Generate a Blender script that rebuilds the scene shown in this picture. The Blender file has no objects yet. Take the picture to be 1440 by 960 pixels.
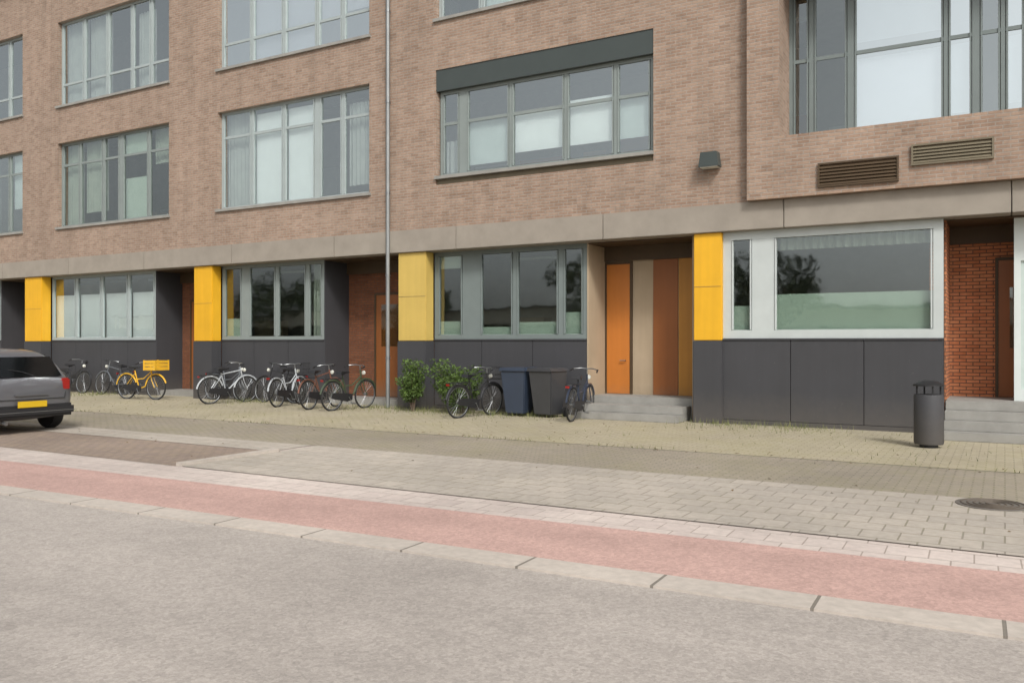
import bpy, bmesh, math, random
from mathutils import Vector, Matrix
R = math.radians
random.seed(7)
C = bpy.context.scene.collection
S = bpy.context.scene

# ---------------------------------------------------------------- camera, sky, sun, exposure
cam = bpy.data.cameras.new('camera'); camo = bpy.data.objects.new('camera', cam); C.objects.link(camo)
cam.sensor_width = 36; cam.lens = 30.0; cam.clip_end = 2000; cam.clip_start = .05
camo.location = (0, -16.5, 1.6)
camo.rotation_euler = (R(90.07), 0, R(30))
S.camera = camo
w = bpy.data.worlds.new('World'); S.world = w; w.use_nodes = True
nt = w.node_tree; nt.nodes.clear()
sky = nt.nodes.new('ShaderNodeTexSky'); sky.sky_type = 'NISHITA'; sky.sun_disc = False
SUN_EL, SUN_AZ = R(42), R(135)          # azimuth from +Y clockwise
sky.sun_elevation = SUN_EL; sky.sun_rotation = SUN_AZ
sky.air_density = 1.0; sky.dust_density = 4.0; sky.ozone_density = 1.0
hs = nt.nodes.new('ShaderNodeHueSaturation'); hs.inputs['Saturation'].default_value = .18
bg = nt.nodes.new('ShaderNodeBackground'); bg.inputs[1].default_value = .118
wo = nt.nodes.new('ShaderNodeOutputWorld')
nt.links.new(sky.outputs[0], hs.inputs['Color']); nt.links.new(hs.outputs[0], bg.inputs[0]); nt.links.new(bg.outputs[0], wo.inputs[0])
sl = bpy.data.lights.new('sun', 'SUN'); sl.energy = 1.5; sl.angle = R(10); sl.color = (1, .965, .92)
so = bpy.data.objects.new('sun', sl); C.objects.link(so)
d = Vector((math.sin(SUN_AZ)*math.cos(SUN_EL), math.cos(SUN_AZ)*math.cos(SUN_EL), math.sin(SUN_EL)))
so.rotation_euler = d.to_track_quat('Z', 'Y').to_euler(); so.location = (0, 0, 30)
S.view_settings.view_transform = 'Standard'; S.view_settings.look = 'None'
S.view_settings.exposure = 0.55; S.view_settings.gamma = 1; S.view_settings.use_curve_mapping = False
S.cycles.max_bounces = 8; S.cycles.use_denoising = True

# ---------------------------------------------------------------- materials
def srgb(h):
    v = [int(h[i:i+2], 16)/255 for i in (0, 2, 4)]
    return tuple(((c/12.92) if c <= .04045 else ((c+.055)/1.055)**2.4) for c in v) + (1,)
def newmat(name):
    m = bpy.data.materials.new(name); m.use_nodes = True
    return m, m.node_tree, m.node_tree.nodes['Principled BSDF']
def noise(nt, scale, detail=4, coord='Object', rough=.6):
    tc = nt.nodes.new('ShaderNodeTexCoord'); n = nt.nodes.new('ShaderNodeTexNoise')
    n.inputs['Scale'].default_value = scale; n.inputs['Detail'].default_value = detail; n.inputs['Roughness'].default_value = rough
    nt.links.new(tc.outputs[coord], n.inputs['Vector']); return n
def ramp(nt, src, a, b, p0=.3, p1=.7):
    r = nt.nodes.new('ShaderNodeValToRGB'); r.color_ramp.elements[0].color = a; r.color_ramp.elements[1].color = b
    r.color_ramp.elements[0].position = p0; r.color_ramp.elements[1].position = p1
    nt.links.new(src, r.inputs[0]); return r
def mul(c, k): return (c[0]*k, c[1]*k, c[2]*k, 1)
def mix(nt, fac, a, b, mode='MIX'):
    m = nt.nodes.new('ShaderNodeMix'); m.data_type = 'RGBA'; m.blend_type = mode
    if isinstance(fac, (int, float)): m.inputs[0].default_value = fac
    else: nt.links.new(fac, m.inputs[0])
    for i, v in ((6, a), (7, b)):
        if isinstance(v, tuple): m.inputs[i].default_value = v
        else: nt.links.new(v, m.inputs[i])
    return m.outputs[2]
def bump(nt, h, bs, strength=.3, dist=.01):
    b = nt.nodes.new('ShaderNodeBump'); b.inputs['Strength'].default_value = strength; b.inputs['Distance'].default_value = dist
    nt.links.new(h, b.inputs['Height']); nt.links.new(b.outputs[0], bs.inputs['Normal'])
def flat(name, h, rough=.6, metal=0, var=.12, scale=3, spec=.5, coat=0):
    m, nt, bs = newmat(name); c = srgb(h) if isinstance(h, str) else h
    n = noise(nt, scale); r = ramp(nt, n.outputs[0], mul(c, 1-var), mul(c, 1+var))
    nt.links.new(r.outputs[0], bs.inputs['Base Color'])
    bs.inputs['Roughness'].default_value = rough; bs.inputs['Metallic'].default_value = metal
    bs.inputs['Specular IOR Level'].default_value = spec; bs.inputs['Coat Weight'].default_value = coat
    return m
def brick(name, c1, c2, mortar, bw=.22, bh=.065, mw=.01, offs=.5, plane='XZ', rough=.85, dirt=.25, moss=None, mossamt=.5, depth=.006):
    m, nt, bs = newmat(name)
    tc = nt.nodes.new('ShaderNodeTexCoord'); sp = nt.nodes.new('ShaderNodeSeparateXYZ'); cb = nt.nodes.new('ShaderNodeCombineXYZ')
    nt.links.new(tc.outputs['Object'], sp.inputs[0])
    if plane == 'XZ':      # walls: use X+Y along, Z up
        ad = nt.nodes.new('ShaderNodeMath'); ad.operation = 'ADD'
        nt.links.new(sp.outputs[0], ad.inputs[0]); nt.links.new(sp.outputs[1], ad.inputs[1])
        nt.links.new(ad.outputs[0], cb.inputs[0]); nt.links.new(sp.outputs[2], cb.inputs[1])
    elif plane == 'XY':
        nt.links.new(sp.outputs[0], cb.inputs[0]); nt.links.new(sp.outputs[1], cb.inputs[1])
    else:
        nt.links.new(sp.outputs[1], cb.inputs[0]); nt.links.new(sp.outputs[0], cb.inputs[1])
    b = nt.nodes.new('ShaderNodeTexBrick'); b.offset = offs
    b.inputs['Scale'].default_value = 1; b.inputs['Brick Width'].default_value = bw; b.inputs['Row Height'].default_value = bh
    b.inputs['Mortar Size'].default_value = mw; b.inputs['Mortar Smooth'].default_value = .2; b.inputs['Bias'].default_value = 0
    b.inputs['Color1'].default_value = srgb(c1); b.inputs['Color2'].default_value = srgb(c2); b.inputs['Mortar'].default_value = srgb(mortar)
    nt.links.new(cb.outputs[0], b.inputs['Vector'])
    n1 = noise(nt, .35, 6); r1 = ramp(nt, n1.outputs[0], (1-dirt,)*3+(1,), (1+dirt*.5,)*3+(1,))
    n2 = noise(nt, 14, 5); r2 = ramp(nt, n2.outputs[0], (.88,.88,.88,1), (1.1,1.1,1.1,1))
    col = mix(nt, 1, b.outputs['Color'], r1.outputs[0], 'MULTIPLY'); col = mix(nt, 1, col, r2.outputs[0], 'MULTIPLY')
    if plane == 'XZ':
        mp = nt.nodes.new('ShaderNodeMapping'); mp.inputs['Scale'].default_value = (1.7, 1.7, .16); nt.links.new(tc.outputs['Object'], mp.inputs[0])
        ns = nt.nodes.new('ShaderNodeTexNoise'); ns.inputs['Scale'].default_value = 1.5; ns.inputs['Detail'].default_value = 7; ns.inputs['Roughness'].default_value = .65; nt.links.new(mp.outputs[0], ns.inputs['Vector'])
        rs = ramp(nt, ns.outputs[0], (.87, .87, .865, 1), (1.06, 1.06, 1.06, 1), .32, .6); col = mix(nt, 1, col, rs.outputs[0], 'MULTIPLY')
        # a few odd darker bricks: cells of the same size as the bricks
        sn = nt.nodes.new('ShaderNodeVectorMath'); sn.operation = 'SNAP'; sn.inputs[1].default_value = (bw, bh*2, 1); nt.links.new(cb.outputs[0], sn.inputs[0])
        wn = nt.nodes.new('ShaderNodeTexWhiteNoise'); wn.noise_dimensions = '3D'; nt.links.new(sn.outputs[0], wn.inputs['Vector'])
        rw = ramp(nt, wn.outputs['Value'], (.8, .78, .76, 1), (1.04, 1.03, 1.02, 1), .0, .35); col = mix(nt, .6, col, rw.outputs[0], 'MULTIPLY')
    if moss:
        n3 = noise(nt, .8, 8, rough=.7); r3 = ramp(nt, n3.outputs[0], (0,0,0,1), (1,1,1,1), .45, .62)
        mm = nt.nodes.new('ShaderNodeMath'); mm.operation = 'MULTIPLY'; nt.links.new(r3.outputs[0], mm.inputs[0]); nt.links.new(b.outputs['Fac'], mm.inputs[1])
        ma = nt.nodes.new('ShaderNodeMath'); ma.operation = 'MULTIPLY_ADD'; nt.links.new(r3.outputs[0], ma.inputs[0]); ma.inputs[1].default_value = mossamt*.35; nt.links.new(mm.outputs[0], ma.inputs[2]); ma.use_clamp = True
        col = mix(nt, ma.outputs[0], col, srgb(moss))
    nt.links.new(col, bs.inputs['Base Color']); bs.inputs['Roughness'].default_value = rough
    iv = nt.nodes.new('ShaderNodeMath'); iv.operation = 'SUBTRACT'; iv.inputs[0].default_value = 1; nt.links.new(b.outputs['Fac'], iv.inputs[1])
    bump(nt, iv.outputs[0], bs, .6, depth)
    return m
M = {}
M['brick'] = brick('facade_brick', '9a7b66', 'a98b76', 'a09488', dirt=.14)
M['brick_brown'] = brick('brown_brick', '7a4526', '8c5632', '6d5040', dirt=.2)
M['brick_beige'] = brick('beige_brick', 'a08a70', '8f785f', '8f8375', dirt=.15)
M['band'] = flat('concrete_band', '8f877c', .85, var=.1, scale=2)
M['stone'] = flat('stone_sill', '8c8a84', .8)
M['yellow'] = flat('yellow_panel', 'e0ad34', .45, var=.05)
M['orange'] = flat('orange_panel', 'b9732f', .5, var=.07)
M['soffit'] = flat('soffit', '6b6258', .8)
M['frame'] = flat('window_frame', '7f8784', .45, var=.05)
M['frame_lt'] = flat('pale_frame', '9aa3a2', .45, var=.05)
M['frame_dk'] = flat('dark_frame', '3d4442', .45, var=.05)
M['blind'] = flat('pale_blind', 'c3ccca', .8, var=.05)
M['inside'] = flat('room_interior', '98958a', .9, var=.3, scale=.8)
M['dark'] = flat('dark_room', '3a382f', .9, var=.3, scale=.8)
M['plinth'] = flat('dark_grey_plinth', '4c4d50', .7, var=.1, scale=2)
M['roof'] = flat('roof_felt', '55534f', .9)
def glassmat(name, tint, mixf):
    m, nt, bs = newmat(name); out = nt.nodes['Material Output']
    g = nt.nodes.new('ShaderNodeBsdfGlossy'); g.inputs['Roughness'].default_value = .03; g.inputs['Color'].default_value = (.9, .97, .97, 1)
    t = nt.nodes.new('ShaderNodeBsdfTransparent'); t.inputs[0].default_value = tint
    mx = nt.nodes.new('ShaderNodeMixShader'); f = nt.nodes.new('ShaderNodeFresnel'); f.inputs['IOR'].default_value = 1.5
    mr = nt.nodes.new('ShaderNodeMath'); mr.operation = 'MULTIPLY_ADD'; mr.inputs[1].default_value = 1.4; mr.inputs[2].default_value = mixf; mr.use_clamp = True
    ge = nt.nodes.new('ShaderNodeNewGeometry'); fr = nt.nodes.new('ShaderNodeMath'); fr.operation = 'SUBTRACT'; fr.inputs[0].default_value = 1; nt.links.new(ge.outputs['Backfacing'], fr.inputs[1])
    mm = nt.nodes.new('ShaderNodeMath'); mm.operation = 'MULTIPLY'; nt.links.new(mr.outputs[0], mm.inputs[0]); nt.links.new(fr.outputs[0], mm.inputs[1])
    nt.links.new(f.outputs[0], mr.inputs[0]); nt.links.new(mm.outputs[0], mx.inputs[0])
    nt.links.new(t.outputs[0], mx.inputs[1]); nt.links.new(g.outputs[0], mx.inputs[2]); nt.links.new(mx.outputs[0], out.inputs[0])
    n = noise(nt, 1.1, 2); b = nt.nodes.new('ShaderNodeBump'); b.inputs['Strength'].default_value = .05; b.inputs['Distance'].default_value = .05
    nt.links.new(n.outputs[0], b.inputs['Height']); nt.links.new(b.outputs[0], g.inputs['Normal'])
    return m
M['glass'] = glassmat('window_glass', (.78, .84, .82, 1), .22)

# ---------------------------------------------------------------- mesh helpers
class MB:
    def __init__(s): s.bm = bmesh.new()
    def box(s, x0, x1, y0, y1, z0, z1, bev=0):
        r = bmesh.ops.create_cube(s.bm, size=1)
        for v in r['verts']:
            v.co = ((x0+x1)/2+v.co.x*(x1-x0), (y0+y1)/2+v.co.y*(y1-y0), (z0+z1)/2+v.co.z*(z1-z0))
        if bev: bmesh.ops.bevel(s.bm, geom=list({e for v in r['verts'] for e in v.link_edges}), offset=bev, segments=2, affect='EDGES')
        return s
    def tube(s, pts, r, n=8, closed=False):
        P = [Vector(p) for p in pts]; rings = []; N = len(P); prev = None
        for i, p in enumerate(P):
            if closed: t = P[(i+1) % N]-P[i-1]
            else: t = (P[min(i+1, N-1)]-P[max(i-1, 0)])
            t.normalize()
            u = prev - t*prev.dot(t) if prev else (Vector((0,0,1)) if abs(t.z) < .9 else Vector((1,0,0))).cross(t)
            u.normalize(); prev = u; v = t.cross(u)
            rr = r[i] if isinstance(r, (list, tuple)) else r
            rings.append([s.bm.verts.new(p+(u*math.cos(a)+v*math.sin(a))*rr) for a in [2*math.pi*k/n for k in range(n)]])
        for i in range(N if closed else N-1):
            a, b = rings[i], rings[(i+1) % N]
            for k in range(n): s.bm.faces.new((a[k], a[(k+1) % n], b[(k+1) % n], b[k]))
        if not closed: s.bm.faces.new(rings[0][::-1]); s.bm.faces.new(rings[-1])
        return s
    def lathe(s, prof, axis='Z', org=(0,0,0), n=24):
        o = Vector(org); rings = []
        for rr, h in prof:
            ring = []
            for k in range(n):
                a = 2*math.pi*k/n; c, q = rr*math.cos(a), rr*math.sin(a)
                p = {'Z': (c, q, h), 'Y': (c, h, q), 'X': (h, c, q)}[axis]
                ring.append(s.bm.verts.new(o+Vector(p)))
            rings.append(ring)
        for a, b in zip(rings, rings[1:]):
            for k in range(n): s.bm.faces.new((a[k], a[(k+1) % n], b[(k+1) % n], b[k]))
        s.bm.faces.new(rings[0][::-1]); s.bm.faces.new(rings[-1])
        return s
    def prism(s, pts, y0, y1):      # polygon in XZ
        a = [s.bm.verts.new((x, y0, z)) for x, z in pts]; b = [s.bm.verts.new((x, y1, z)) for x, z in pts]
        n = len(a); s.bm.faces.new(a); s.bm.faces.new(b[::-1])
        for i in range(n): s.bm.faces.new((a[i], b[i], b[(i+1) % n], a[(i+1) % n]))
        return s
    def build(s, name, m, parent=None, smooth=False):
        bmesh.ops.recalc_face_normals(s.bm, faces=s.bm.faces)
        me = bpy.data.meshes.new(name); s.bm.to_mesh(me); s.bm.free()
        me.materials.append(m)
        if smooth:
            for p in me.polygons: p.use_smooth = True
            try: me.set_sharp_from_angle(angle=R(40))
            except Exception: pass
        o = bpy.data.objects.new(name, me); C.objects.link(o)
        if parent: o.parent = parent
        return o
def tag(o, label=None, cat=None, group=None, kind=None):
    for k, v in (('label', label), ('category', cat), ('group', group), ('kind', kind)):
        if v: o[k] = v
    return o
def empty(name, loc=(0,0,0), rz=0):
    o = bpy.data.objects.new(name, None); C.objects.link(o); o.location = loc; o.rotation_euler = (0, 0, rz); o.empty_display_size = .2
    return o
def copy_tree(o, parent=None):
    c = o.copy(); C.objects.link(c); c.parent = parent
    for ch in [x for x in bpy.data.objects if x.parent == o]: copy_tree(ch, c)
    return c

# ---------------------------------------------------------------- ground
def sheet(name, x0, x1, y0, y1, z, m, nx=1, ny=1):
    bm = bmesh.new(); v = [bm.verts.new(p) for p in ((x0,y0,z),(x1,y0,z),(x1,y1,z),(x0,y1,z))]; bm.faces.new(v)
    me = bpy.data.meshes.new(name); bm.to_mesh(me); bm.free(); me.materials.append(m)
    o = bpy.data.objects.new(name, me); C.objects.link(o); return tag(o, kind='structure')
def asphalt(name, h, sp=.16, scale=1.0):
    m, nt, bs = newmat(name); c = srgb(h)
    n = noise(nt, .4, 6); r = ramp(nt, n.outputs[0], mul(c, .9), mul(c, 1.08))
    f = noise(nt, 160, 3); rf = ramp(nt, f.outputs[0], (1-sp,)*3+(1,), (1+sp,)*3+(1,), .35, .65)
    vo = nt.nodes.new('ShaderNodeTexVoronoi'); vo.inputs['Scale'].default_value = 60; tc = nt.nodes.new('ShaderNodeTexCoord'); nt.links.new(tc.outputs['Object'], vo.inputs['Vector'])
    rv = ramp(nt, vo.outputs['Color'], (.88,)*3+(1,), (1.1,)*3+(1,), .2, .8)
    col = mix(nt, 1, r.outputs[0], rf.outputs[0], 'MULTIPLY'); col = mix(nt, 1, col, rv.outputs[0], 'MULTIPLY')
    nt.links.new(col, bs.inputs['Base Color']); bs.inputs['Roughness'].default_value = .9
    bump(nt, f.outputs[0], bs, .4, .003); return m

def worn(name, h, sp, crack=.5, joints=None):
    """asphalt with aggregate, stains, patches, wheel tracks along X and thin cracks"""
    m, nt, bs = newmat(name); c = srgb(h)
    n = noise(nt, .35, 7, rough=.65); r = ramp(nt, n.outputs[0], mul(c, .84), mul(c, 1.1))
    n5 = noise(nt, 2.6, 6, rough=.7); r5 = ramp(nt, n5.outputs[0], (.93,)*3+(1,), (1.05,)*3+(1,))
    f = noise(nt, 55, 5, rough=.85); rf = ramp(nt, f.outputs[0], (1-sp,)*3+(1,), (1+sp,)*3+(1,), .36, .64)
    sp2 = nt.nodes.new('ShaderNodeTexVoronoi'); sp2.inputs['Scale'].default_value = 38; tcx = nt.nodes.new('ShaderNodeTexCoord'); nt.links.new(tcx.outputs['Object'], sp2.inputs['Vector'])
    rsp = ramp(nt, sp2.outputs['Color'], (.88, .88, .88, 1), (1.1, 1.1, 1.1, 1), .15, .85)
    oil = noise(nt, 1.7, 2); ro = ramp(nt, oil.outputs[0], (1, 1, 1, 1), (.86, .86, .86, 1), .68, .76)
    tc = nt.nodes.new('ShaderNodeTexCoord')
    mp = nt.nodes.new('ShaderNodeMapping'); mp.inputs['Scale'].default_value = (.06, 1.1, 1); nt.links.new(tc.outputs['Object'], mp.inputs[0])
    ns = nt.nodes.new('ShaderNodeTexNoise'); ns.inputs['Scale'].default_value = 1.3; ns.inputs['Detail'].default_value = 3; nt.links.new(mp.outputs[0], ns.inputs['Vector'])
    rs = ramp(nt, ns.outputs[0], (.9,)*3+(1,), (1.06,)*3+(1,))
    wn = nt.nodes.new('ShaderNodeTexNoise'); wn.inputs['Scale'].default_value = 1.2; wn.inputs['Detail'].default_value = 5; nt.links.new(tc.outputs['Object'], wn.inputs['Vector'])
    wa = nt.nodes.new('ShaderNodeVectorMath'); wa.operation = 'SCALE'; wa.inputs['Scale'].default_value = .9; nt.links.new(wn.outputs['Color'], wa.inputs[0])
    wb = nt.nodes.new('ShaderNodeVectorMath'); nt.links.new(wa.outputs[0], wb.inputs[0]); nt.links.new(tc.outputs['Object'], wb.inputs[1])
    vo = nt.nodes.new('ShaderNodeTexVoronoi'); vo.feature = 'DISTANCE_TO_EDGE'; vo.inputs['Scale'].default_value = .33; nt.links.new(wb.outputs[0], vo.inputs['Vector'])
    rc = ramp(nt, vo.outputs['Distance'], (1-crack,)*3+(1,), (1, 1, 1, 1), .0008, .0025)
    col = mix(nt, 1, r.outputs[0], r5.outputs[0], 'MULTIPLY')
    for q in (rs, rf, rsp, ro, rc): col = mix(nt, 1, col, q.outputs[0], 'MULTIPLY')
    nt.links.new(col, bs.inputs['Base Color']); bs.inputs['Roughness'].default_value = .9
    bump(nt, f.outputs[0], bs, .4, .003); return m
M['road'] = worn('road_asphalt', 'a59d95', .18, .12)
M['cycle'] = worn('red_cycle_asphalt', 'b8988e', .13, .1)
M['walk'] = brick('concrete_slabs', 'a79f94', 'b0a79b', '8f877c', .3, .3, .008, .5, 'XY', dirt=.18, moss='857f6d', mossamt=.25)
M['clinker'] = brick('paving_bricks', 'a39a82', 'aba18b', '88816e', .21, .105, .008, .5, 'XY', dirt=.15, moss='8d8862', mossamt=.4)
M['gutter'] = brick('gutter_bricks', '968d7e', '9e9485', '7c7566', .21, .07, .01, .5, 'XY', dirt=.22, moss='817c5e', mossamt=.5)
M['bay'] = brick('bay_bricks', '8f7f74', '998877', '6f645a', .21, .105, .008, .5, 'XY', dirt=.25)
M['kerb'] = brick('pale_kerb_stones', 'b3aaa0', 'bdb3a8', '7d766c', 1.0, 5.0, .012, 0, 'XY', dirt=.2)
M['tile'] = brick('pale_edge_tiles', 'bdb0a8', 'c5b9b0', '9c9086', .3, .3, .006, .5, 'XY', dirt=.25)
M['grass'] = flat('grass', (.06, .085, .03, 1), .9, var=.4, scale=5)
sheet('ground', -500, 500, -500, 500, -.03, M['grass'])
sheet('road', -120, 80, -40, -11.3, 0, M['road'])
tag(MB().box(-120, 80, -11.30, -11.0, -.1, .016).build('kerb', M['kerb']), kind='structure')
sheet('cycle_path', -120, 80, -11.0, -9.75, .002, M['cycle'])
sheet('path_edging', -120, 80, -9.75, -6.0, .002, M['tile'])
for nm in ('road','kerb','cycle_path','path_edging'):
    o = bpy.data.objects[nm]; a = R(1.5); o.rotation_euler.z = a; px, py = -5, -11.15; o.location = (px-(px*math.cos(a)-py*math.sin(a)), py-(px*math.sin(a)+py*math.cos(a)), 0)
sheet('parking_bay', -120, -9.3, -9.1, -7.4, .006, M['bay'])
tag(MB().box(-9.3, -9.18, -9.1, -7.4, -.1, .05, ).build('bay_kerb', M['kerb']), kind='structure')
sheet('parking_apron', -120, -9.3, -7.4, -6.6, .010, M['walk'])
sheet('pavement', -9.18, 80, -9.1, -6.6, .012, M['walk'])
sheet('gutter_strip', -120, 80, -6.6, -4.4, .008, M['gutter'])
sheet('forecourt', -120, 80, -4.4, 2.2, .012, M['clinker'])

# ---------------------------------------------------------------- more materials
M['brick'] = brick('facade_brick', '8e7563', '9e8775', '958a7f', dirt=.12)
M['brick_brown'] = brick('brown_brick', '6e4026', '804d30', '5c473a', dirt=.2)
M['brick_beige'] = brick('beige_brick', 'a9927a', '98836b', '8f8375', dirt=.15)
M['brick_terra'] = brick('terracotta_brick', 'b97048', 'c5835a', '6d5040', dirt=.2)
def panelmat(name, h, rough=.5, grime=.6, streak=.05):
    """painted panel: chips, vertical rain streaks and splash dirt that sits on the lowest half metre"""
    m, nt, bs = newmat(name); c = srgb(h); tc = nt.nodes.new('ShaderNodeTexCoord')
    mp = nt.nodes.new('ShaderNodeMapping'); mp.inputs['Scale'].default_value = (9, 9, .5); nt.links.new(tc.outputs['Object'], mp.inputs[0])
    n = nt.nodes.new('ShaderNodeTexNoise'); n.inputs['Scale'].default_value = 1.2; n.inputs['Detail'].default_value = 6; nt.links.new(mp.outputs[0], n.inputs['Vector'])
    r = ramp(nt, n.outputs[0], mul(c, 1-streak), mul(c, 1+streak*.5))
    n2 = noise(nt, 1.3, 4); r2 = ramp(nt, n2.outputs[0], (.92, .92, .9, 1), (1.04, 1.04, 1.04, 1))
    col = mix(nt, 1, r.outputs[0], r2.outputs[0], 'MULTIPLY')
    sp = nt.nodes.new('ShaderNodeSeparateXYZ'); nt.links.new(tc.outputs['Object'], sp.inputs[0])
    n3 = noise(nt, 7, 6, rough=.75); a = nt.nodes.new('ShaderNodeMath'); a.operation = 'MULTIPLY_ADD'; a.inputs[1].default_value = .55; nt.links.new(n3.outputs[0], a.inputs[0]); nt.links.new(sp.outputs[2], a.inputs[2])
    rd = ramp(nt, a.outputs[0], (grime,)*3+(1,), (0, 0, 0, 1), .25, .95)
    col = mix(nt, rd.outputs[0], col, srgb('6e6558'))
    n4 = noise(nt, 26, 3); r4 = ramp(nt, n4.outputs[0], (0, 0, 0, 1), (.55,)*3+(1,), .72, .76)
    col = mix(nt, r4.outputs[0], col, srgb('77736b'))
    nt.links.new(col, bs.inputs['Base Color']); bs.inputs['Roughness'].default_value = rough; return m
M['yellow'] = panelmat('yellow_panel', 'daa51f', .5)
M['orange'] = panelmat('orange_door_paint', 'b9702c', .5)
M['amber'] = panelmat('amber_panel', 'b07a2c', .5)
M['plinth'] = panelmat('dark_grey_plinth', '3b3b3e', .7, .3)
M['rust'] = panelmat('brown_door_paint', '8a5226', .5)
M['yellow_faded'] = panelmat('faded_yellow_panel', 'c2a658', .6)
M['beige'] = panelmat('beige_render', 'a8967e', .8)
M['white'] = flat('white_door_frame', 'c9cfcc', .4, var=.04)
M['frame_pale'] = flat('pale_aluminium', 'b3b9b7', .45, var=.05)
M['pale_pane'] = flat('pale_pane_tone', 'b4c0bb', .5, var=.04)  # pale colour; in the lower ground-floor panes it imitates the reflected street
M['curtain'] = flat('grey_curtain', 'a7aaa6', .9, var=.08)
M['bright'] = flat('white_roller_blind', 'eef0f0', .8, var=.03)
M['zinc'] = flat('zinc', '8d8f8e', .5, .6, var=.1)
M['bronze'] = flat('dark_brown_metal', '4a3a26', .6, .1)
M['olive'] = flat('olive_grey_metal', '6c6350', .6)
M['frame_mid'] = flat('mid_grey_frame', '6f7876', .45, var=.05)
M['steel'] = flat('galvanised_steel', '8b8d8e', .35, .8)
M['rubber'] = flat('black_rubber', '1d1d1e', .8)
M['black'] = flat('black_plastic', '222224', .5)
M['lens'] = flat('lamp_lens', 'c9c9bf', .3)
M['glass2'] = glassmat('shaded_glass', (.84, .88, .84, 1), .16)
M['glass'] = glassmat('window_glass', (.93, .96, .95, 1), .30)
M['glassb'] = glassmat('bluish_glass', (.93, .95, .97, 1), .62)

# ---------------------------------------------------------------- building
b = empty('office_building'); tag(b, 'long pinkish brown brick building with grey windows and yellow ground floor piers', 'building')
CX = [-8.9, -16.3, -23.75, -31.1, -38.5]
wins = sorted([(c-2.7, c+2.7) for c in CX])
XL, XR = -48, 14; PX = -4.25           # the right-hand part stands forward from PX
def grid_wall(m_, xa, xb, y0, y1, ops, rows):
    z = rows[0][0]
    for (z0, z1, has) in rows:
        if not has: m_.box(xa, xb, y0, y1, z0, z1)
        else:
            x = xa
            for a, c in ops: m_.box(x, a, y0, y1, z0, z1); x = c
            m_.box(x, xb, y0, y1, z0, z1)
rows = ((4.3, 5.3, 0), (5.3, 8.0, 1), (8.0, 9.2, 0), (9.2, 11.9, 1), (11.9, 13.6, 0))
wall = MB()
grid_wall(wall, XL, PX, 0, .35, wins, rows)
FW = [(-3.65, 2.3), (3.8, 9.8)]
grid_wall(wall, PX, XR, -.2, .8, FW, ((4.3, 5.45, 0), (5.45, 8.55, 1), (8.55, 9.45, 0), (9.45, 12.4, 1), (12.4, 13.6, 0)))
wall.box(XR-.35, XR, .8, 12, 4.3, 13.6); wall.box(XL, XL+.35, .35, 12, 0, 13.6); wall.box(XL, XR, 12, 12.35, 0, 13.6); wall.box(XR-.35, XR, 2.2, 12, 0, 4.3)
wall.build('wall', M['brick'], b)
cb = MB(); x = XL
while x < XR: x2 = min(x+3.7, XR); cb.box(x+.006, x2-.006, -.05, 2.1, 3.76, 4.297, .01); x = x2
cb.build('concrete_band', M['band'], b)
MB().box(XL-.05, XR+.05, -.3, 12.4, 13.6, 13.75).build('roof', M['roof'], b)
f = MB(); f.box(XL+.4, XR-.4, .45, 11.9, 4.31, 4.5); f.box(XL+.4, XR-.4, .45, 11.9, 8.62, 8.8); f.build('floor_slab', M['inside'], b)
MB().box(XL+.4, XR-.4, 4.6, 4.7, 0, 13.5).build('inner_wall', M['inside'], b)

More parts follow.
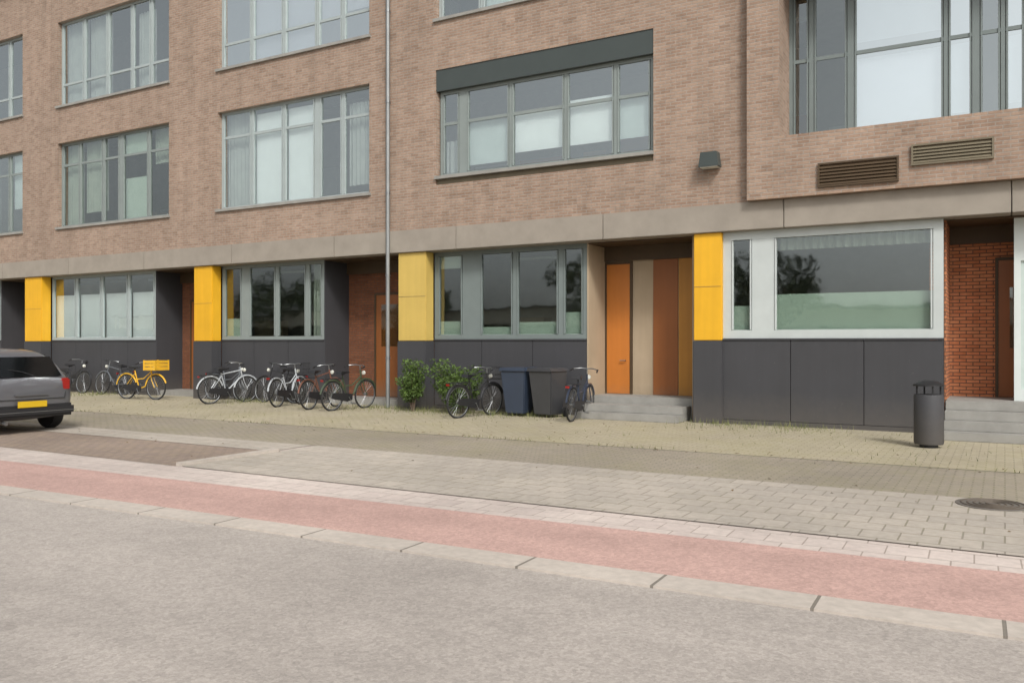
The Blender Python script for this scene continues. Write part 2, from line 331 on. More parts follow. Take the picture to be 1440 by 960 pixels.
def window(x0, x1, z0, z1, mull, trans=(), y=.14, fm='frame', fw=.07, glass='glass', blinds=(), sill=True, wide=(), name='window', backing=()):
    """frame > panes, blinds, sill. mull: fractions; wide: {index: mullion width}"""
    wide = dict(wide)
    fr = MB(); xs = [x0]+[x0+(x1-x0)*t for t in mull]+[x1]; zs = [z0]+[z0+(z1-z0)*t for t in trans]+[z1]
    fr.box(x0, x0+fw, y, y+.08, z0, z1); fr.box(x1-fw, x1, y, y+.08, z0, z1)
    fr.box(x0+fw, x1-fw, y, y+.08, z0, z0+fw); fr.box(x0+fw, x1-fw, y, y+.08, z1-fw, z1)
    for i, x in enumerate(xs[1:-1]):
        q = wide.get(i, fw); fr.box(x-q/2, x+q/2, y+.004, y+.076, z0+fw, z1-fw)
    for z in zs[1:-1]: fr.box(x0+fw, x1-fw, y+.008, y+.072, z-fw/2, z+fw/2)
    # thin inner sash lines so the frame is not one flat strip
    for i in range(len(xs)-1):
        a = xs[i]+(fw if i == 0 else wide.get(i-1, fw)/2); c = xs[i+1]-(fw if i == len(xs)-2 else wide.get(i, fw)/2)
        fr.box(a+.012, a+.04, y-.012, y+.05, z0+fw+.01, z1-fw-.01); fr.box(c-.04, c-.012, y-.012, y+.05, z0+fw+.01, z1-fw-.01)
    w = fr.build(name, M[fm], b)
    for i in range(len(xs)-1):
        a = xs[i]+(fw if i == 0 else wide.get(i-1, fw)/2); c = xs[i+1]-(fw if i == len(xs)-2 else wide.get(i, fw)/2)
        gm = glass[i] if isinstance(glass, list) else glass
        tl = random.uniform(-.004, .004)
        p = MB(); p.box(a+.042, c-.042, -.004, .004, z0+fw+.012, z1-fw-.012)
        for v in p.bm.verts: v.co.y += y+.035+tl*(v.co.z-z0)+tl*.6*(v.co.x-a)
        p.build('pane', M[gm], w)
    for (i, lo, hi, mt) in blinds:         # fractions of the opening height
        a, c = xs[i]+.05, xs[i+1]-.05; zz0, zz1 = z0+(z1-z0)*lo+.03, z0+(z1-z0)*hi-.03
        p = MB()
        if mt == 'curtain':
            pts = []; n = int((c-a)/.03); bm = p.bm; pr = None
            for k in range(n+1):
                xx = a+(c-a)*k/n; yy = y+.2+.03*math.sin(k*1.3)+.012*math.sin(k*.37)
                q = (bm.verts.new((xx, yy, zz0)), bm.verts.new((xx, yy, zz1)))
                if pr: bm.faces.new((pr[0], q[0], q[1], pr[1]))
                pr = q
            p.build('curtain', M[mt], w, True)
        else: p.box(a, c, y+.13, y+.136, zz0, zz1); p.build('blind', M[mt], w)
    if sill: MB().box(x0-.05, x1+.05, -.06, y-.002, z0-.07, z0-.001).build('sill', M['stone'], w)
    return w
B = 'bright'; K = 'blind'; U = 'curtain'
spec1 = {-8.9: [(0, 0, .45, U), (1, .1, .62, K), (2, .18, .66, B), (3, .18, .7, B), (4, .18, .62, K)],
         -16.3: [(0, 0, 1, U), (1, 0, .95, B), (2, 0, .95, B), (4, .1, .9, U)],
         -23.75: [(0, 0, 1, U), (1, .15, 1, U), (3, 0, .5, K), (3, .75, 1, K), (4, .6, 1, U)], -31.1: [(2, 0, 1, U), (4, .3, 1, K)], -38.5: []}
for c in CX:
    x0, x1 = c-2.7, c+2.7
    if c == -8.9:
        w = window(x0+.04, x1-.04, 5.5, 7.5, (.12, .36, .62, .84), (.62,), blinds=spec1[c], sill=True, wide={0: .22})
        MB().box(x0, x1, .02, .34, 7.5, 7.998).build('sunscreen_box', M['frame_dk'], w)
        MB().box(x0, x1, .05, .34, 5.302, 5.42).build('sill_panel', M['olive'], w)
    else:
        w = window(x0, x1, 5.3, 8.0, (.22, .44, .66, .82) if c != -23.75 else (.18, .4, .56, .8), (.74,), blinds=spec1[c], fm='frame_lt' if c > -20 else 'frame',
                   glass='glass2' if c == -23.75 else 'glass', wide={2: .18})
    window(x0, x1, 9.2, 11.9, (.22, .44, .66, .82), (.26,), glass='glassb' if c == -16.3 else 'glass', fm='frame_lt',
           blinds={-16.3: [(1, 0, 1, B), (2, 0, 1, B), (3, .25, 1, B), (4, .3, 1, B)], -23.75: [(0, 0, 1, U), (1, 0, 1, U), (3, 0, .9, U)]}.get(c, [(1, 0, 1, K)]))
window(-3.65, 2.3, 5.45, 8.55, (.07, .19, .46, .54, .61, .67), (.52,), y=.68, fm='frame_mid', glass=['glass2', 'glass2', 'glassb', 'glassb', 'glass', 'glassb', 'glass2'], blinds=[(2, 0, .5, B), (3, .08, .5, K), (5, .1, .5, K), (2, .58, 1, K)], wide={0: .09, 1: .12, 3: .12})
window(3.8, 9.8, 5.45, 8.55, (.2, .4, .6, .8), (.52,), y=.3, glass='glassb')
for a, c in FW: window(a, c, 9.45, 12.4, (.2, .4, .6, .8), (.52,), y=.3, glass='glassb')

# cupboards and shelves standing in the rooms
rc = random.Random(11)
for k in range(26):
    x = rc.uniform(-27, 1.5); fl = rc.choice((0.0, 4.5, 4.5, 8.8)); w2 = rc.uniform(.5, 1.6); h2 = rc.uniform(1.6, 2.3)
    o_ = MB(); yy = rc.uniform(2.6, 4.0); o_.box(x, x+w2, yy, yy+.45, fl, fl+h2)
    for q in range(4): o_.box(x+.03, x+w2-.03, yy-.012, yy-.001, fl+.06+q*h2/4.2, fl+q*h2/4.2+h2/4.2-.02)
    o_.build('cupboard', M[rc.choice(('beige', 'frame_pale', 'rust', 'curtain'))], b)
for fl in (3.6, 8.2):
    for k in range(16):
        x = -28+k*1.95; MB().box(x, x+1.2, 1.6, 1.75, fl, fl+.06).build('ceiling_light', M['frame_pale'], b)

# ground floor: set back under the band, piers, glazing on a dark base, entrance niches
GY = .38
piers = [(-5.36, -4.80), (-12.72, -11.9), (-20.0, -19.25), (-28.3, -27.35), (-35.6, -34.7), (2.3, 3.1), (9.6, 10.5)]
for (a, c) in piers:
    p = MB().box(a, c, .02, .34, 1.64, 3.757, .012).build('pier', M['yellow_faded' if a == -12.72 else 'yellow'], b)
    j = MB(); j.box(a+.01, c-.01, .014, .019, 2.70, 2.706)
    j.build('panel_joint', M['olive'], p)
    MB().box(a-.015, c+.015, .0, .345, 0, 1.635, .012).build('pier_base', M['plinth'], p)
gl = [(-4.80, -.92), (-11.9, -7.85), (-19.25, -15.4), (-27.35, -22.1), (-34.7, -30.3), (3.1, 6.6)]
W = [dict(mull=(.2,), trans=(), fm='frame_pale', fw=.16, wide={0: .42}, glass='glass2', blinds=[(1, 0, .42, 'pale_pane'), (0, 0, .32, 'pale_pane'), (1, .8, 1, U)]),
     dict(mull=(.26, .55, .84), fm='frame_mid', fw=.1, wide={0: .5, 2: .12}, glass='glass2', blinds=[(0, .8, 1, K), (0, 0, .22, 'pale_pane'), (1, 0, .15, 'pale_pane'), (2, 0, .2, 'pale_pane'), (3, 0, .3, 'pale_pane')]),
     dict(mull=(.24, .55, .84), fm='frame', fw=.09, wide={0: .3}, glass='glass2', blinds=[(0, 0, .3, 'pale_pane'), (3, 0, 1, U)]),
     dict(mull=(.25, .5, .75), fm='frame_lt', fw=.08, glass='glass', blinds=[(i, 0, .72, B) for i in range(4)]),
     dict(mull=(.3, .6), fm='frame', glass='glass2'), dict(mull=(.3, .6), fm='frame', glass='glass2')]
for (a, c), k in zip(gl, W):
    gy = .12 if a == -4.80 else GY
    w = window(a+.002, c-.002, 1.68, 3.757, y=gy, sill=False, name='shop_window', **k)
    MB().box(a+.002, c-.002, gy-.04, gy+.14, 1.645, 1.677).build('sill', M['plinth'], w)
    n = max(2, round((c-a)/1.25)); pp = MB()
    for i in range(n):
        q0 = a+(c-a)*i/n+.005; q1 = a+(c-a)*(i+1)/n-.005; pp.box(q0, q1, gy-.02, gy+.2, .1, 1.642, .004)
    pp.box(a, c, gy-.04, gy+.2, 0, .095); pp.build('plinth', M['plinth'], b)
# niches (left jamb, back wall, door)
def niche(xa, xb, depth, jamb, back, door, dx0, dx1, extra=(), fl=.17, top=2.85):
    t = MB(); t.box(xa-.25, xa, GY+.2, depth, 0, 3.757); t.box(xa, xb+.2, depth, depth+.2, 0, 3.757); t.box(xb, xb+.2, .35, depth, 0, 3.757)
    n = t.build('niche_wall', M[back], b)
    MB().box(xa-.002, xa+.03, GY-.02, depth-.002, 0, 3.75).build('jamb', M[jamb], n)
    MB().box(xa+.03, xb, .5, depth-.002, .012, fl).build('step', M['stone'], n)
    fr = MB(); fr.box(dx0-.05, dx0, depth-.06, depth-.001, fl, top+.05); fr.box(dx1, dx1+.05, depth-.06, depth-.001, fl, top+.05); fr.box(dx0, dx1, depth-.06, depth-.001, top, top+.05)
    fr.build('door_frame', M['bronze'], n)
    d_ = MB().box(dx0+.003, dx1-.003, depth-.045, depth-.002, fl+.01, top-.003).build('door', M[door], b)
    if dx1-dx0 > .7:
        MB().box(dx0+.18, dx1-.18, depth-.052, depth-.046, 1.5, 2.6).build('pane', M['glass2'], d_)
    h = MB(); h.tube([(dx1-.1, depth-.05, 1.2), (dx1-.1, depth-.1, 1.2), (dx1-.22, depth-.1, 1.2)], .011); h.build('handle', M['steel'], d_)
    MB().box(xa+.03, xb-.002, depth-.09, depth-.062, 3.42, 3.75).build('niche_top_shade', M['bronze'], n)  # dark strip added along the niche top, recess shade put into colour
    MB().box(xa+.03, xb-.002, .36, depth-.092, 3.735, 3.755).build('soffit', M['bronze'], n)  # underside coloured dark brown to deepen the shade in the recess
    for (e0, e1, mt) in extra: MB().box(e0, e1, depth-.03, depth-.001, fl+.005, 3.415).build('wall_panel', M[mt], n)
niche(-7.85, -5.5, 1.3, 'beige', 'beige', 'orange', -7.78, -7.22, [(-6.68, -6.12, 'rust'), (-6.1, -5.5, 'amber')], .45, 3.35)
niche(-15.4, -12.72, 1.3, 'plinth', 'brick_brown', 'rust', -14.4, -13.4)
niche(-22.1, -20.0, 1.3, 'plinth', 'brick_brown', 'rust', -21.6, -20.7)
niche(-30.3, -28.1, 1.3, 'plinth', 'brick_brown', 'rust', -29.8, -28.9)
niche(-.92, 2.3, 1.5, 'brick_terra', 'brick_terra', 'rust', -.1, .8, [], .6, 3.1)
MB().box(6.6, 9.6, GY, GY+.2, 0, 3.757).build('niche_wall', M['brick_beige'], b)
# white side screen standing in the right-hand entrance
sc = MB(); sc.box(.14, .24, .5, .6, .6, 3.75); sc.box(1.1, 1.2, .5, .6, .6, 3.75); sc.box(.24, 1.1, .5, .6, 3.0, 3.75); sc.box(.24, 1.1, .5, .6, .6, .8)
q = sc.build('entrance_screen', M['white'], b); MB().box(.24, 1.1, .54, .55, .8, 3.0).build('pane', M['pale_pane'], q)
# entrance steps
st = MB()
for k in range(4): st.box(-.88, 2.28, -1.0+.3*k, .49, .012 if k == 0 else .15*k, .15*(k+1), .008)
st.build('step', M['stone'], b)
st = MB(); st.box(-7.8, -5.57, -.35, .49, .012, .15, .008); st.box(-7.8, -5.57, -.05, .49, .15, .3, .008); st.build('step', M['stone'], b)

# ---------------------------------------------------------------- things fixed to the wall
def pipe(x, label):
    p = MB(); p.tube([(x, -.09, .02), (x, -.09, 13.5)], .05, 12)
    o = p.build('downpipe', M['zinc'], None, True); tag(o, label, 'downpipe')
    k = MB()
    for z in (1.2, 3.2, 5.2, 7.4, 9.6, 11.8): k.tube([(x, -.09, z), (x, -.09, z+.05)], .058, 12); k.box(x-.015, x+.015, -.09, .0, z+.01, z+.04)
    k.build('bracket', M['steel'], o)
pipe(-12.95, 'zinc downpipe on the brick pier left of the wide window with the dark top')
lm = empty('wall_lamp', (-4.98, 0, 5.0)); tag(lm, 'small grey box lamp on the brick wall above the brightest yellow pier', 'wall lamp')
MB().box(-.06, .06, -.04, -.001, .1, .3).build('mount', M['zinc'], lm)
MB().prism([(-.2, .02), (.2, .02), (.16, .3), (-.16, .3)], -.26, -.042).build('housing', M['frame_dk'], lm)
MB().box(-.17, .17, -.24, -.06, .005, .018).build('lens', M['lens'], lm)
def louvre(x0, x1, z0, z1, mt, label, n):
    o = empty('wall_louvre', ((x0+x1)/2, -.2, z0)); tag(o, label, 'louvre'); h = (x1-x0)/2; H = z1-z0
    f = MB(); f.box(-h, h, -.05, -.002, 0, .03); f.box(-h, h, -.05, -.002, H-.03, H); f.box(-h, -h+.03, -.05, -.002, .03, H-.03); f.box(h-.03, h, -.05, -.002, .03, H-.03)
    f.build('frame', M[mt], o)
    s_ = MB()
    for i in range(n):
        z = .04+(H-.08)*i/n; v = [(-h+.03, -.045, z), (h-.03, -.045, z), (h-.03, -.008, z+(H-.08)/n), (-h+.03, -.008, z+(H-.08)/n)]
        v = [s_.bm.verts.new(p) for p in v]+[s_.bm.verts.new((p[0], p[1]+.004, p[2]-.004)) for p in v]
        s_.bm.faces.new(v[:4]); s_.bm.faces.new(v[4:][::-1])
        for k in range(4): s_.bm.faces.new((v[k], v[(k+1) % 4], v[4+(k+1) % 4], v[4+k]))
    s_.build('slats', M[mt], o)
louvre(-2.95, -1.6, 4.42, 4.86, 'bronze', 'very dark brown louvre low on the wall, left of the olive one', 6)
louvre(-1.4, -.15, 4.66, 5.02, 'olive', 'olive grey louvre just below the big bluish window', 5)

# ---------------------------------------------------------------- planting
def leafmat(name, a, c_):
    m, nt, bs = newmat(name); oi = nt.nodes.new('ShaderNodeObjectInfo')
    n = noise(nt, 5, 3); r = ramp(nt, n.outputs[0], a, c_, .35, .65); nt.links.new(r.outputs[0], bs.inputs['Base Color'])
    bs.inputs['Roughness'].default_value = .55; bs.inputs['Specular IOR Level'].default_value = .3; return m
M['leaf'] = leafmat('leaf_green', (.035, .06, .012, 1), (.10, .16, .035, 1))
M['leaf2'] = leafmat('leaf_dark', (.03, .045, .02, 1), (.07, .10, .04, 1))
M['straw'] = leafmat('grass_blade', (.10, .12, .04, 1), (.22, .22, .09, 1))
M['bark'] = flat('bark', '5a4c40', .9)
def leaf(bm, p, nrm, ln, wd):
    t = nrm.orthogonal().normalized(); t = Matrix.Rotation(random.random()*6.28, 3, nrm) @ t; u = nrm.cross(t)
    a, b_, c_, d_ = p-t*ln/2, p+u*wd/2+nrm*ln*.1, p+t*ln/2, p-u*wd/2+nrm*ln*.1
    bm.faces.new([bm.verts.new(q) for q in (a, b_, c_, d_)])
def rv():
    while 1:
        v = Vector((random.uniform(-1, 1), random.uniform(-1, 1), random.uniform(-1, 1)))
        if .05 < v.length < 1: return v
def shrub(x, y, r, h, n, label, mt='leaf', group='shrubs against the dark base'):
    e = empty('shrub', (x, y, .012)); tag(e, label, 'shrub', group)
    st_ = MB(); tips = []
    for k in range(9):
        a = random.random()*6.28; rr = r*random.uniform(.2, .8); hh = h*random.uniform(.55, .95)
        p1 = Vector((math.cos(a)*rr*.4, math.sin(a)*rr*.3, hh*.5)); p2 = Vector((math.cos(a)*rr, math.sin(a)*rr*.8, hh))
        st_.tube([(0.03*math.cos(a), .03*math.sin(a), 0), p1, p2], [.014, .01, .004], 5); tips += [p2, p1*.7+p2*.3, p1]
    st_.build('stems', M['bark'], e)
    bm = MB()
    for i in range(n):
        c = random.choice(tips); v = rv(); v.z *= .8; p = c+v*r*.42
        if p.z < .04: p.z = .04+random.random()*.1
        leaf(bm.bm, p, rv().normalized(), random.uniform(.05, .1), random.uniform(.02, .045))
    bm.build('foliage', M[mt], e)
shrub(-11.85, -.55, .45, 1.2, 2600, 'round leafy green shrub in front of the second yellow pier from the right', group=None)
shrub(-10.55, -.5, .75, 1.05, 4200, 'wide green shrub under the dark window, nearer the bins')
# tufts of weeds along the foot of the wall (nobody could count them)
wd_ = MB()
for i in range(3000):
    if i < 2200: cx = random.choice((-13.2, -12, -11.3, -10.4, -9.7, -8.9, -4.6, -3.3, -17.5, -24)); x = random.gauss(cx, .45); y = random.uniform(-1.5, -.1)*random.random()
    else: x = random.uniform(-30, 2); y = random.gauss(-4.4, .05) if math.sin(x*2.3)+math.sin(x*.9+1) > .5 else random.uniform(-4.3, -.3)
    hh = random.uniform(.04, .16 if i < 2200 else .07); a = random.random()*6.28; wv = Vector((math.cos(a), math.sin(a), 0))*.005
    p = Vector((x, y, .012)); t = p+Vector((random.gauss(0, .03), random.gauss(0, .03), hh))
    wd_.bm.faces.new([wd_.bm.verts.new(q) for q in (p-wv, p+wv, t)])
tag(wd_.build('weeds', M['straw']), 'thin weeds in the paving joints along the foot of the building', 'weeds', kind='stuff')

# ---------------------------------------------------------------- bicycles
def bicycle(x, y, rz, lean, colmat, label, step=True, crate=False, seatm='black', basket=False):
    root = empty('bicycle', (x, y, .012), rz); root.rotation_euler = (lean, 0, rz)
    tag(root, label, 'bicycle', 'bicycles parked along the building')
    Rw = .34
    for wx in (-.52, .55):
        wheel = MB().tube([(wx+.315*math.cos(t), 0, Rw+.315*math.sin(t)) for t in [2*math.pi*k/36 for k in range(36)]], .012, 6, True).build('wheel', M['steel'], root, True)
        MB().tube([(wx+.333*math.cos(t), 0, Rw+.333*math.sin(t)) for t in [2*math.pi*k/36 for k in range(36)]], .02, 8, True).build('tyre', M['rubber'], wheel, True)
        sp = MB()
        for k in range(24):
            t = 2*math.pi*k/24; s2 = .02 if k % 2 else -.02
            sp.tube([(wx+.02*math.cos(t+.8), s2, Rw+.02*math.sin(t+.8)), (wx+.31*math.cos(t), 0, Rw+.31*math.sin(t))], .0022, 4)
        sp.tube([(wx, -.05, Rw), (wx, .05, Rw)], .02, 8); sp.build('spokes', M['steel'], wheel)
        MB().tube([(wx+.375*math.cos(t), 0, Rw+.375*math.sin(t)) for t in [R(20+k*(150)/14) for k in range(15)]], .022, 6).build('mudguard', colmat, root, True)
    f = MB(); bb = (-.06, 0, .30); seat = (-.22, 0, .80); hd0 = (.36, 0, .86); hd1 = (.40, 0, .70)
    f.tube([bb, seat], .016); f.tube([(-.06, 0, .30), (.15, 0, .36), hd1] if step else [bb, hd1], .019)
    if step: f.tube([(-.15, 0, .56), (.1, 0, .58), (.38, 0, .78)], .015)
    else: f.tube([(-.2, 0, .76), hd0], .015)
    f.tube([hd1, (.35, 0, .93)], .019)
    for s2 in (-1, 1):
        f.tube([(-.08, s2*.03, .30), (-.52, s2*.06, Rw)], .009, 6); f.tube([(-.2, s2*.02, .72), (-.52, s2*.06, Rw)], .008, 6)
        f.tube([(.40, s2*.04, .70), (.44, s2*.055, .55), (.55, s2*.06, Rw)], .011, 6)
    f.build('frame', colmat, root, True)
    hb = MB(); hb.tube([(.1, -.29, .99), (.22, -.27, 1.03), (.33, -.12, 1.05), (.34, 0, 1.04), (.33, .12, 1.05), (.22, .27, 1.03), (.1, .29, .99)], .011, 8); hb.tube([(.35, 0, .93), (.34, 0, 1.04)], .013)
    h = hb.build('handlebar', M['steel'], root, True)
    for s2 in (-1, 1): MB().tube([(.1, s2*.29, .99), (.22, s2*.27, 1.03)], .017).build('grip', M['black'], h, True)
    s_ = MB().prism([(-.36, .85), (-.34, .92), (-.2, .91), (-.02, .90), (0, .885), (-.12, .87), (-.26, .84)], -.5, .5)
    for v in s_.bm.verts:
        k = .095 if v.co.x < -.25 else (.07 if v.co.x < -.15 else .025); v.co.y *= 2*k*.5*2 if False else 2*k
    s_.build('saddle', M[seatm], root, True)
    r_ = MB(); r_.tube([(-.22, 0, .80), (-.23, 0, .87)], .012)
    for s2 in (-1, 1): r_.tube([(-.2, s2*.06, .745), (-.82, s2*.06, .745), (-.84, 0, .745)], .007, 6); r_.tube([(-.75, s2*.06, .745), (-.52, s2*.065, Rw)], .006, 6)
    for k in range(4): r_.tube([(-.3-.15*k, -.06, .75), (-.3-.15*k, .06, .75)], .005, 6)
    r_.build('rack', M['black'], root, True)
    c = MB(); c.prism([(-.6, .30), (-.56, .42), (-.1, .40), (.06, .38), (.06, .24), (-.1, .20), (-.5, .27)], -.075, -.05); c.build('chain_guard', M['black'], root)
    p = MB(); p.tube([(-.06, -.09, .30), (.02, -.1, .16)], .008, 6); p.tube([(-.06, .09, .30), (-.14, .1, .44)], .008, 6); p.tube([(-.06, -.1, .3), (-.06, .1, .3)], .012, 6)
    p.box(-.02, .07, -.18, -.1, .145, .17); p.box(-.18, -.09, .1, .18, .43, .455); p.build('crank', M['steel'], root)
    if lean == 0: MB().tube([(-.45, .05, .32), (-.4, .2, .0)], .008, 6).build('kickstand', M['steel'], root)
    MB().lathe([(.0, .44), (.045, .45), (.05, .48), (.03, .5)], 'X', (0, 0, .86), 14).build('headlamp', M['lens'], root, True)
    tl = MB().box(-.87, -.85, -.04, .04, .69, .73).build('tail_lamp', M['red'], root)
    if crate:
        k_ = MB(); k_.box(.36, .76, -.26, .26, .82, .835)
        for z in (.84, .93, 1.02): k_.box(.36, .375, -.26, .26, z, z+.07); k_.box(.745, .76, -.26, .26, z, z+.07); k_.box(.377, .743, -.26, -.245, z, z+.07); k_.box(.377, .743, .245, .26, z, z+.07)
        for sx in (.352, .735):
            for sy in (-.268, .235): k_.box(sx, sx+.033, sy, sy+.033, .82, 1.1)
        k_.build('crate', colmat, root)
    if basket:
        k_ = MB(); 
        for i in range(9):
            for s2 in (-1, 1): k_.tube([(.42+.04*i*.95, s2*.17, .80), (.42+.04*i, s2*.2, 1.05)], .004, 4)
            k_.tube([(.42, -.17+.042*i, .8), (.40, -.2+.05*i, 1.05)], .004, 4); k_.tube([(.74, -.17+.042*i, .8), (.76, -.2+.05*i, 1.05)], .004, 4)
        for z, a in ((.8, .17), (.9, .185), (1.05, .2)): k_.tube([(.41, -a, z), (.75, -a, z), (.75, a, z), (.41, a, z)], .006, 6, True)
        for i in range(8): k_.tube([(.42+.045*i, -.17, .8), (.42+.045*i, .17, .8)], .004, 4)
        k_.build('basket', M['black'], root)
    return root
M['red'] = flat('red_lens', '8e1f1a', .3)
def paint(n, h): return flat(n, h, .35, var=.1, coat=.3)
PB, PG, PD, PY, PR, PS, PN = paint('paint_black', '262628'), paint('paint_green', '3d4a35'), paint('paint_grey', '5b5f63'), paint('paint_yellow', 'd9a92e'), paint('paint_brown', '6e4a3c'), paint('paint_silver', 'a9adb0'), paint('paint_navy', '2c3444')
bikes = [
 (-25.6, -.10, R(3), R(-9), PB, 'black step-through bicycle leaning on the dark base below the bright window, nearest the car', True, {}),
 (-23.6, -.02, R(181), R(9), PD, 'grey bicycle leaning below the right end of the bright pale window', False, {}),
 (-20.95, -1.0, R(8), 0, PY, 'yellow bicycle with a yellow crate, on its kickstand before the left brown doorway', True, {'crate': True}),
 (-18.6, -.06, R(2), R(-9), PD, 'grey step-through bicycle leaning beside the second yellow pier from the left', True, {}),
 (-16.6, -.06, R(183), R(8), PB, 'black bicycle leaning on the dark base below the dark olive window', False, {}),
 (-15.6, -.7, R(102), R(-3), PS, 'silver bicycle with a basket, parked nose to the wall left of the brown door', True, {'basket': True}),
 (-17.7, -.8, R(80), R(3), PS, 'silver bicycle parked nose to the wall right of the second yellow pier from the left', False, {}),
 (-14.3, -.9, R(96), R(-4), PR, 'brown bicycle parked nose to the wall between the silver bicycle and the green one', False, {}),
 (-13.5, -.9, R(85), R(3), PG, 'dark green bicycle parked nose to the wall beside the round shrub', True, {}),
 (-9.85, -1.05, R(80), R(3), PB, 'black bicycle parked nose to the wall between wide shrub and bins', True, {'basket': True}),
 (-7.6, -.55, R(97), R(3), PN, 'navy bicycle parked nose to the wall right of the bins', True, {}),
]
for (x, y, rz, ln, m_, lab, stp, kw) in bikes: bicycle(x, y, rz, ln, m_, lab, stp, **kw)

# ---------------------------------------------------------------- bins, litter bin, manhole
def wheelie(x, y, rz, m_, label):
    e = empty('wheelie_bin', (x, y, .012), rz); tag(e, label, 'bin', 'wheelie bins by the entrance')
    bm = MB(); v = []
    for z, w_, d_ in ((.06, .22, .22), (.5, .255, .27), (.98, .29, .33)):
        v.append([bm.bm.verts.new((sx*w_, sy*d_, z)) for sx, sy in ((-1, -1), (1, -1), (1, 1), (-1, 1))])
    for a, c in zip(v, v[1:]):
        for k in range(4): bm.bm.faces.new((a[k], a[(k+1) % 4], c[(k+1) % 4], c[k]))
    bm.bm.faces.new(v[0][::-1]); bm.bm.faces.new(v[-1])
    bmesh.ops.bevel(bm.bm, geom=bm.bm.edges[:], offset=.02, segments=2, affect='EDGES'); bm.build('body', m_, e, True)
    MB().prism([(-.31, .98), (.31, .98), (.28, 1.05), (-.28, 1.05)], -.36, .33).build('lid', m_, e)
    MB().tube([(-.24, .40, 1.0), (.24, .40, 1.0)], .016).build('handle', M['black'], e)
    for s2 in (-.26, .26): MB().lathe([(.1, s2-.03), (.1, s2+.03)], 'X', (0, .27, .1), 20).build('wheel', M['rubber'], e)
wheelie(-9.15, -.35, R(4), paint('bin_navy', '303a4a'), 'dark blue wheelie bin under the dark window, left one of two')
wheelie(-8.45, -.32, R(-6), paint('bin_grey', '3c3d40'), 'charcoal wheelie bin under the dark window, right one of two')
lb = empty('litter_bin', (-1.0, -2.1, .012)); tag(lb, 'tall dark grey cylindrical litter bin on the paving before the right-hand doorway', 'litter bin')
MB().lathe([(.2, .05), (.21, .08), (.21, .78), (.2, .8)], 'Z', n=28).build('body', M['plinth'], lb, True)
MB().lathe([(.13, 0), (.13, .05)], 'Z', n=20).build('foot', M['black'], lb)
k = MB(); [k.box(-.012+.17*math.cos(a), .012+.17*math.cos(a), -.012+.17*math.sin(a), .012+.17*math.sin(a), .79, .93) for a in (0.4, 2.0, 3.5, 5.1)]; k.build('posts', M['black'], lb)
MB().lathe([(.22, .93), (.22, .95), (.12, 1.0), (.02, 1.02)], 'Z', n=28).build('lid', M['black'], lb, True)
mh = MB(); mh.lathe([(.33, 0), (.33, .012)], 'Z', (-.1, -6.9, .008), 32); o = mh.build('manhole_cover', flat('worn_iron', '6f6a63', .6, .3, var=.2, scale=8)); tag(o, 'round grey brown iron manhole cover in the pavement at the right edge', 'manhole cover')
r_ = MB(); 
for i in range(5): r_.tube([(-.1+(.06+.055*i)*math.cos(t), -6.9+(.06+.055*i)*math.sin(t), .021) for t in [2*math.pi*k/28 for k in range(28)]], .008, 5, True)
r_.build('rib', flat('rusty_iron', '5f564c', .7, .3), o)
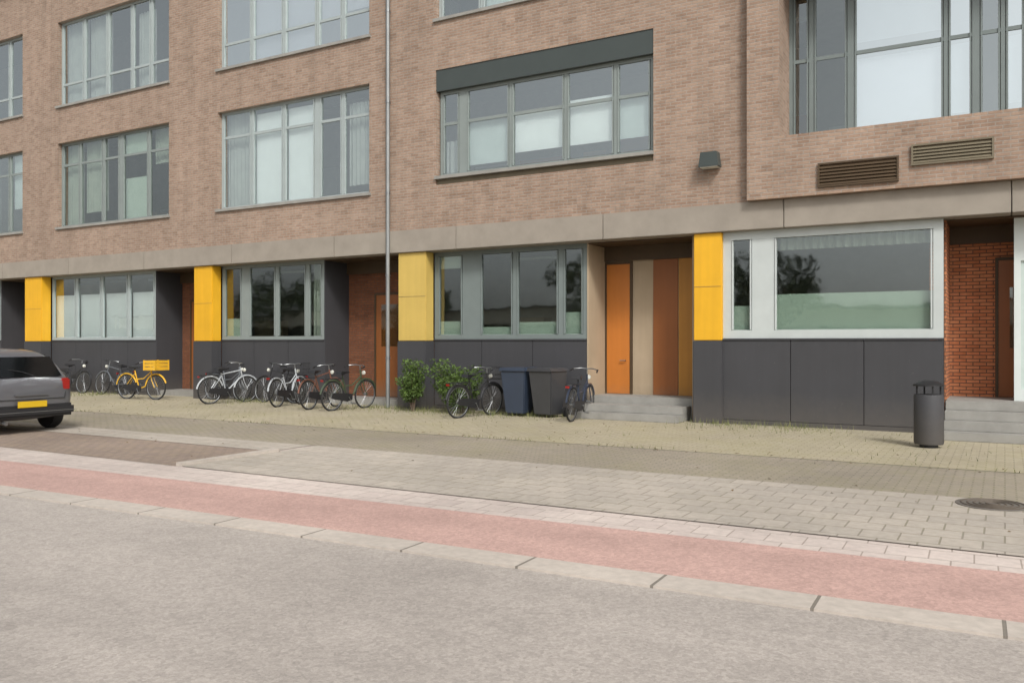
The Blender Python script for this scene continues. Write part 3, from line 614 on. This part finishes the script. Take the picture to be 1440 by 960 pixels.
# ---------------------------------------------------------------- parked car, its tail towards +X
def car(x, y, label):
    e = empty('parked_car', (x, y, .006)); tag(e, label, 'car')
    paintm, nt, bs = newmat('car_paint'); bs.inputs['Base Color'].default_value = srgb('6c6d72'); bs.inputs['Metallic'].default_value = .5; bs.inputs['Roughness'].default_value = .35; bs.inputs['Coat Weight'].default_value = .8
    # stations: x, z_bottom, z_belt, z_roof, half width, half roof
    ST = [(0, .42, .72, .80, .70, .55), (-.06, .26, .88, .98, .80, .62), (-.22, .22, .93, 1.20, .85, .60), (-.42, .20, .94, 1.40, .87, .60), (-.8, .19, .94, 1.47, .88, .61), (-1.6, .18, .93, 1.50, .88, .62),
          (-2.3, .18, .92, 1.47, .88, .61), (-2.7, .18, .91, 1.28, .88, .62), (-3.05, .18, .90, 1.0, .87, .68), (-3.4, .2, .86, .93, .86, .68), (-3.8, .22, .76, .84, .82, .64), (-4.0, .3, .62, .70, .72, .55)]
    bm = MB(); rings = []
    for (px, zb, zt, zr, hw, hr) in ST:
        half = [(hw*.86, zb), (hw*.97, zb+(zt-zb)*.2), (hw, zb+(zt-zb)*.6), (hw*.97, zt), (hr+(hw-hr)*.25, zt+(zr-zt)*.75), (hr*.85, zr-.01), (hr*.4, zr+.012)]
        ring = [(px, -a, z) for a, z in half]+[(px, a, z) for a, z in half[::-1]]
        rings.append([bm.bm.verts.new(p) for p in ring])
    for a, c in zip(rings, rings[1:]):
        for k in range(len(a)-1): bm.bm.faces.new((a[k], a[k+1], c[k+1], c[k]))
        bm.bm.faces.new((a[-1], a[0], c[0], c[-1]))
    bm.bm.faces.new(rings[0]); bm.bm.faces.new(rings[-1][::-1])
    body = bm.build('body', paintm, e, True)
    sm = body.modifiers.new('s', 'SUBSURF'); sm.levels = sm.render_levels = 2
    def patch(nm, pts, m_, off=.0, par=None):
        q = MB(); v = [q.bm.verts.new(Vector(p)) for p in pts]; f_ = q.bm.faces.new(v); r = bmesh.ops.solidify(q.bm, geom=[f_], thickness=.012); return q.build(nm, m_, par or e)
    patch('rear_window', [(-.052, -.60, .99), (-.052, .60, .99), (-.30, .52, 1.34), (-.30, -.52, 1.34)], M['carglass'])
    for s2 in (-1, 1):
        patch('side_window', [(-.6, s2*.875, .97), (-1.6, s2*.885, .97), (-1.6, s2*.70, 1.40), (-.75, s2*.70, 1.37)], M['carglass'])
        patch('side_window', [(-1.7, s2*.885, .97), (-2.7, s2*.885, .96), (-2.35, s2*.70, 1.37), (-1.7, s2*.70, 1.40)], M['carglass'])
        patch('windscreen', [(-3.0, s2*.02, 1.0), (-3.0, s2*.62, .98), (-2.5, s2*.52, 1.4), (-2.5, s2*.02, 1.42)], M['carglass'])
        MB().box(-.17, -.02, s2*.66-.09, s2*.66+.09, .72, .95, .03).build('tail_lamp', M['red'], e, True)
        m2 = MB().box(-2.62, -2.5, s2*.98-.09, s2*.98+.09, .95, 1.07, .03).build('mirror', paintm, e, True)
        for wx in (-.72, -3.2):
            w_ = MB().lathe([(.2, s2*.70), (.29, s2*.69), (.31, s2*.73), (.31, s2*.84), (.29, s2*.88), (.19, s2*.885)], 'Y', (wx, 0, .31), 32).build('wheel', M['rubber'], e, True)
            MB().lathe([(.02, s2*.875), (.06, s2*.895), (.12, s2*.875), (.185, s2*.893)], 'Y', (wx, 0, .31), 24).build('rim', M['steel'], w_, True)
    MB().box(-.16, .045, -.80, .80, .28, .50, .05).build('bumper', M['black'], e, True)
    pl = MB().box(.046, .056, -.26, .26, .50-.04, .50+.07, .004).build('number_plate', M['plate'], e)
    g_ = MB(); g_.tube([(-.0, -.62, .60), (.012, 0, .60), (-.0, .62, .60)], .007, 6)
    for s2 in (-1, 1): g_.tube([(-.0, s2*.62, .60), (-.03, s2*.655, .72)], .007, 6)
    g_.build('shut_line', M['black'], e)
    MB().box(.044, .05, -.8, .8, .375, .385).build('bumper_strip', M['steel'], e)
    MB().box(.0, .03, -.3, .3, .66, .69, .008).build('hatch_handle', paintm, e)
    MB().tube([(-.05, .1, 1.0), (-.10, -.1, 1.08), (-.14, -.32, 1.12)], .008, 6).build('wiper', M['black'], e)
    MB().tube([(-.1, -.45, .22), (.04, -.45, .2)], .03, 10).build('exhaust', M['steel'], e)
M['plate'] = flat('yellow_plate', 'c9a51e', .4, var=.04)
M['carglass'] = flat('tinted_glass', (.01, .012, .013, 1), .05, spec=.8)
car(-14.8, -7.75, 'grey hatchback with a yellow number plate, cut off by the left edge of the view')

# ---------------------------------------------------------------- across the road, seen only as reflections in the glass
def tree(x, y, h, r, n, label):
    e = empty('street_tree', (x, y, -.03)); tag(e, label, 'tree', 'trees across the road')
    t = MB(); t.tube([(0, 0, 0), (.05, 0, h*.3), (-.05, .05, h*.6), (0, 0, h*.85)], [.22, .17, .1, .04], 8); tips = []
    for k in range(14):
        a = k*2.4; z0 = h*random.uniform(.3, .65); l = r*random.uniform(.5, 1); p = Vector((math.cos(a)*l, math.sin(a)*l, z0+h*random.uniform(.08, .3)))
        t.tube([(0, 0, z0), tuple(p*.5+Vector((0, 0, z0*.5-.1))), tuple(p)], [.06, .04, .015], 5); tips.append(p)
    t.build('trunk', M['bark'], e); c = MB()
    for i in range(n):
        q = random.choice(tips)+rv()*r*.42; leaf(c.bm, q, rv().normalized(), random.uniform(.25, .5), random.uniform(.15, .3))
    c.build('crown', M['leaf2'], e)
for i, (x, y, h, r) in enumerate(((-14, -42, 7.5, 3), (-27, -43, 8.5, 3.2), (-44, -42, 7, 3), (-62, -44, 9, 3.6), (9, -41, 8, 3.2))):
    tree(x, y, h, r, 2600, ['bushy street tree', 'taller street tree', 'small street tree', 'tallest street tree', 'wide street tree'][i]+' standing across the road behind the camera')
M['pale'] = flat('pale_render', 'b9b5a9', .9, var=.08, scale=.5)
ob = empty('low_building', (-30, -52, 0)); tag(ob, 'low pale rendered building across the road behind the camera', 'building')
w_ = MB()
for k in range(16): w_.box(-56+7*k, -53+7*k, 0, .4, 0, 4.2)
w_.box(-56, 60, .4, 9, 0, 1.0); w_.box(-56, 60, 0, 9, 3.0, 4.2); w_.build('wall', M['pale'], ob)
MB().box(-55.9, 59.9, .5, .6, 1, 3).build('window', M['carglass'], ob); MB().box(-56.3, 60.3, -.3, 9.3, 4.2, 4.4).build('roof', M['roof'], ob)

# ---------------------------------------------------------------- fallen leaves and grit
lv = MB()
for i in range(420):
    x = random.uniform(-22, 3); y = random.choice((random.uniform(-8.5, -1), random.gauss(-4.4, .2), random.gauss(-1.2, .4)))
    z = .017
    leaf(lv.bm, Vector((x, y, z)), (Vector((0, 0, 1))+rv()*.3).normalized(), random.uniform(.03, .06), random.uniform(.02, .035))
tag(lv.build('fallen_leaves', flat('dry_leaf', '6b5638', .8, var=.4)), 'small dry leaves scattered over the paving and along the kerb', 'leaves', kind='stuff')
